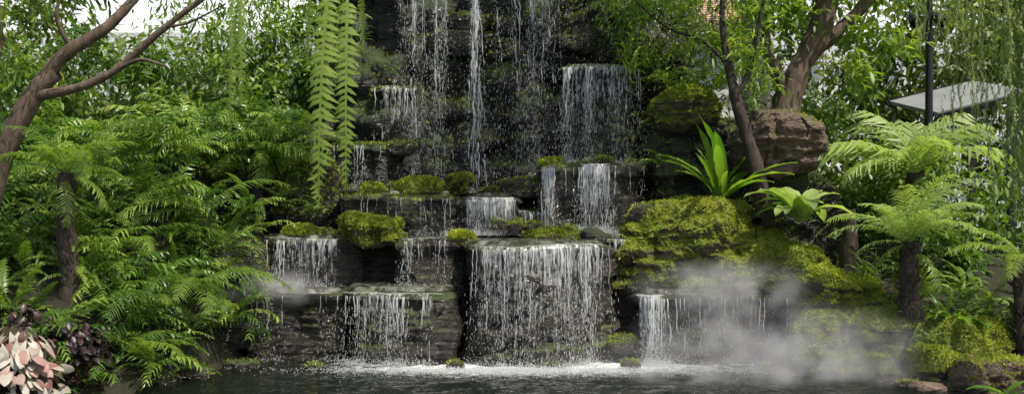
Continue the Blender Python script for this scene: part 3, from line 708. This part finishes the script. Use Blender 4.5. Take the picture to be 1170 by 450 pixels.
tree('garden_tree',[([(3.75,2,.6),(3.72,2,2.4),(3.68,2,3.0),(3.85,2,3.6),(4.15,2,4.2),(4.35,2,5.2)],[.25,.21,.18,.16,.16,.13]),
  ([(3.95,2,3.8),(4.35,2,4.1),(4.75,2,4.5),(5.3,2,5.2)],[.11,.09,.08,.06]),
  ([(3.7,2,3.2),(3.45,1.9,3.7),(3.3,1.9,4.3),(3.0,1.8,5.1)],[.10,.08,.06,.05]),
  ([(4.35,2,5.2),(3.8,1.2,6.0),(2.6,.2,6.3),(1.2,-.6,6.3),(.2,-.8,6.2)],[.13,.10,.07,.05,.02])],M_bark,  # added limb above the view, carries the leaves that shade the falls
  [((4.4,1.9,4.9),(1.4,.8,.5),1200),((3.4,1.7,4.5),(.6,.5,.35),500),((4.9,1.8,4.1),(.5,.4,.3),300),((4.6,1.6,3.7),(.35,.3,.4),250),
   ((.4,-.7,6.3),(1.3,1.0,.4),1000),((2.2,-.2,6.4),(1.2,1.0,.4),900),((1.2,.5,6.7),(1.6,.8,.4),900)],M_bright,.15,LEAF)  # unseen canopy clouds, added to block the sun and darken the waterfall
tree('leaning_tree',[([(3.05,.55,1.55),(2.98,.55,2.0),(2.86,.58,2.5),(2.72,.6,3.0),(2.62,.65,3.45),(2.55,.7,4.0),(2.6,.8,4.6)],[.11,.095,.08,.07,.05,.035,.025]),
  ([(2.68,.6,3.1),(2.85,.6,3.4),(2.95,.6,3.9),(3.1,.6,4.6)],[.04,.03,.024,.018]),
  ([(2.6,.65,3.5),(2.3,.7,3.8),(1.9,.75,3.95),(1.5,.8,4.3)],[.026,.02,.014,.01])],M_bark2,
  [((2.5,.7,4.2),(.8,.5,.5),800),((1.6,.8,4.3),(.6,.4,.3),350),((2.75,.6,3.4),(.4,.3,.35),350)],M_bright,.12,LEAFN)
e=empty('palm_tree'); a=Acc(); tubes(a,[(3.85,4.2,.5),(3.82,4.2,3),(3.8,4.2,6.8)],[.27,.24,.2],16,.03,5); a.make('trunk',M_palm,parent=e)
a=Acc(); clump(a,FPALM,(3.8,4.2,6.8),18,2.6,spread=(-.5,.3)); a.make('fronds',M_fern,parent=e)
tree('tree_stump',[([(3.95,.35,.9),(3.97,.35,1.4),(3.93,.35,1.75)],[.12,.1,.11])],M_bark2,[])
def hang(name,x,y,zt,items,mat):
    e=empty(name); b=Acc()
    for j,(dx,dy,L,yaw,ll) in enumerate(items):
        T=t_frond(32,ll,-72,-94,lw=.02,sweep=10,prof=1,seed=700+j,droop=.35,curl=U(-.2,.2))
        b.inst(T,np.array([[x+dx,y+dy,zt]]),yawroll(np.array([yaw]),np.array([0.]),np.array([0.])),L,U(.5,.85,1))
    b.make('fronds',mat,parent=e)
    a=Acc(); tubes(a,[(x,y,zt-.02),(x,y,zt+.12),(x,y,zt+.25)],[.08,.15,.17],14,.03,3); a.make('basket',M_bark2,parent=e)
    a=Acc(); tubes(a,[(x,y,zt+.2),(x,y,zt+1.2),(x,y,zt+2.5)],[.004,.004,.004],4,0,3); a.make('hanger',M_black,parent=e)
hang('hanging_fern',-1.12,-5,3.45,[(-.03,0,1.65,-1.75,.068),(.05,.1,1.5,-1.45,.06),(-.10,-.1,.75,-2.0,.05),(.12,.05,.6,1.3,.05)],M_bright)
hang('hanging_fern',-1.74,-5,3.5,[(0,0,1.05,-1.3,.04),(.03,.05,1.25,-1.9,.04),(-.06,0,.8,-1.2,.04)],M_bright)
def t_strand(seed):
    r=np.random.default_rng(seed); V=[];F=[]; x=0;y=0
    for i in range(60):
        z=-i/60; x+=r.normal(0,.004);y+=r.normal(0,.004)
        for _ in range(2):
            a=r.uniform(0,6.28); l=r.uniform(.008,.022); d=np.array([math.cos(a)*l,math.sin(a)*l,-l*1.3]); p=np.array([x,y,z]); w=np.array([-math.sin(a),math.cos(a),0])*.0028
            k=len(V); V+=[p-w,p+w,p+d+w*.4,p+d-w*.4]; F.append([k,k+1,k+2,k+3])
        k=len(V); V+=[[x-.002,y,z],[x+.002,y,z],[x+.002,y,z-.018],[x-.002,y,z-.018]]; F.append([k,k+1,k+2,k+3])
    return np.array(V),np.array(F)
ST=[t_strand(i) for i in range(4)]
b=Acc()
for (cx,cy,zt,n,sp,L) in [(3.45,-4,3.9,34,.13,1.5),(3.85,-4.1,3.9,90,.13,2.2),(3.1,-3.8,3.9,14,.06,1.0),(4.35,-1.2,4.6,20,.12,1.3)]:
    for i in range(n):
        k=i%4; b.inst(ST[k],np.array([[cx+rng.normal(0,sp),cy+rng.normal(0,sp),zt]]),yawroll(U(0,6,1),np.zeros(1),np.zeros(1)),L*U(.5,1.05),U(0,1,1))
b.make('hanging_moss',M_hang)
tree('overhead_branch',[([(8.5,-4,0.2),(8.2,-4,3.2),(6.5,-4,4.0),(3.8,-4,3.95),(2.9,-3.9,3.9)],[.2,.14,.09,.05,.03]),([(6.5,-4,4.0),(5.5,-2.5,4.6),(4.2,-1.2,4.65)],[.06,.05,.03])],M_bark,[])
def bushleaves(name,c,r,n,size,T,mat,tb=.5):
    a=Acc(); c=np.array(c);r=np.array(r)
    d=nrm(rng.normal(0,1,(n,3))*[1,1,.8]+[0,-.1,.5]); p=c+d*r*U(.6,1,(n,1))
    out=nrm(d*[1,1,0]+rng.normal(0,.4,(n,3))*[1,1,.3]-[0,0,.5])
    a.inst(T,p,frames(out,nrm(d+rng.normal(0,.25,(n,3)))),size*U(.6,1.2,n),np.clip(tb+U(-.5,.5,n),0,1))
    st=Acc()
    for i in range(0,n,3): tubes(st,[(c[0],c[1],c[2]-r[2]*.9),(p[i]+c)/2,p[i]],[.008,.006,.004],4,0,1,3)
    e=empty(name); a.make('leaves',mat,parent=e); st.make('stems',M_bark2,parent=e)
bushleaves('caladium_plant',(-4.45,-2.5,.30),(.45,.3,.45),230,.115,t_heart(),M_cal,.45)
bushleaves('purple_leaf_plant',(-4.15,-1.95,.36),(.36,.3,.38),380,.085,t_leaf(.7,.2,.2,4),M_purple)
bushleaves('purple_leaf_plant',(-4.65,-2.0,.5),(.38,.3,.42),300,.085,t_leaf(.7,.2,.2,4),M_purple)
# ------------------------------------------------------------ structures
def box(acc,c,h,R=None):
    P=np.array([[sx,sy,sz] for sx in(-1,1) for sy in(-1,1) for sz in(-1,1)],float)*h
    if R is not None: P=P@np.array(R).T
    F=[[0,1,3,2],[4,6,7,5],[0,4,5,1],[2,3,7,6],[0,2,6,4],[1,5,7,3]]
    acc.add(P+np.array(c),F)
def rotx(a): c,s=math.cos(a),math.sin(a); return [[1,0,0],[0,c,-s],[0,s,c]]
def roty(a): c,s=math.cos(a),math.sin(a); return [[c,0,s],[0,1,0],[-s,0,c]]
e=empty('garden_shelter'); a=Acc(); b=Acc()
RR=np.array(roty(-.24))@np.array(rotx(.2))
box(a,(6.5,3.2,3.35),(.66,.8,.03),RR)
for xx in (5.95,7.0):
    for yy in (2.6,3.8): box(b,(xx,yy,1.85),(.045,.045,1.12+(xx-5.95)*.12+(yy-2.6)*.1))
box(b,np.array((6.5,3.2,3.35))+RR@np.array([0,-.83,-.03]),(.67,.025,.04),RR); box(b,np.array((6.5,3.2,3.35))+RR@np.array([0,.83,-.02]),(.67,.025,.06),RR)
a.make('roof',M_grey,False,e); b.make('posts',M_black,False,e)
e=empty('garden_lamp_post'); b=Acc(); tubes(b,[(5.6,2.0,.8),(5.6,2,2.8),(5.6,2,4.6)],[.05,.05,.045],10,0,1); box(b,(5.5,2.0,4.32),(.13,.02,.02))
for xx in (5.35,5.7):
    tubes(b,[(xx,1.82,4.2),(xx,1.9,4.26),(xx,2.08,4.36)],[.075,.07,.05],12,0,1)
    tubes(b,[(xx,1.99,4.31),(xx,2,4.33),(xx,2,4.36)],[.02,.02,.02],6,0,1)
b.make('post_and_heads',M_black,True,e)
e=empty('garden_spotlight'); b=Acc(); tubes(b,[(2.85,.2,1.62),(2.85,.28,1.68),(2.85,.36,1.73)],[.06,.055,.03],12,0,1); tubes(b,[(2.86,.3,1.3),(2.86,.3,1.5),(2.86,.3,1.68)],[.012,.012,.012],6,0,1); b.make('lamp_head',M_black,True,e)
e=empty('glasshouse'); a=Acc(); g=Acc()
for xx in np.arange(-20,21,2.0): box(a,(xx,14,3),(.08,.08,3)); 
for zz in (1.2,2.6,4.2,6.0): box(a,(0,13.88,zz),(20,.03,.06))
for xx in np.arange(-20,21,2.0): box(a,(xx,17,7.2),(.07,3.3,.07),rotx(.4))
box(g,(0,14.3,3.0),(20,.02,3.0)); box(g,(0,17.3,7.35),(20,3.3,.02),rotx(.4))
a.make('frame',M_white,False,e)
g.make('panels',simple('frosted_panel',(.78,.8,.8),.3,bs=1.2,col2=(.66,.7,.7)),False,e)
e=empty('tiled_roof_house'); a=Acc(); b=Acc()
box(b,(3.9,11,2.8),(1.0,1.0,2.6))
for i in range(14): box(a,(3.9,9.6+i*.12,5.4+i*.07),(1.2,.08,.03),rotx(.35))
a.make('roof',M_terra,False,e); b.make('walls',M_white,False,e)
# ------------------------------------------------------------ light, camera
az=Vector((.42,-.42)).normalized(); el=math.radians(60)
sd=Vector((az.x*math.cos(el),az.y*math.cos(el),math.sin(el)))
w=bpy.data.worlds.new('World'); sc.world=w; w.use_nodes=True; nt=w.node_tree
s=nt.nodes.new('ShaderNodeTexSky'); s.sky_type='NISHITA'; s.sun_disc=False; s.sun_elevation=el; s.sun_rotation=math.atan2(sd.x,sd.y)
s.dust_density=3.0
bg=nt.nodes['Background']; bg.inputs[1].default_value=.15; nt.links.new(s.outputs[0],bg.inputs[0])
sun=bpy.data.objects.new('sun',bpy.data.lights.new('sun','SUN')); sc.collection.objects.link(sun); sun.data.energy=5; sun.data.angle=math.radians(.5); sun.data.color=(1,.94,.83)
sun.rotation_euler=sd.to_track_quat('Z','Y').to_euler()
cam=bpy.data.objects.new('camera',bpy.data.cameras.new('camera')); sc.collection.objects.link(cam)
cam.location=(0,-11.4,1.9); cam.rotation_euler=(math.radians(90),0,0); cam.data.lens=35.08; cam.data.sensor_width=36; cam.data.clip_end=2000
cam.data.dof.use_dof=True; cam.data.dof.focus_distance=11.6; cam.data.dof.aperture_fstop=2.0
sc.camera=cam
sc.view_settings.view_transform='Standard'; sc.view_settings.look='None'; sc.view_settings.exposure=0
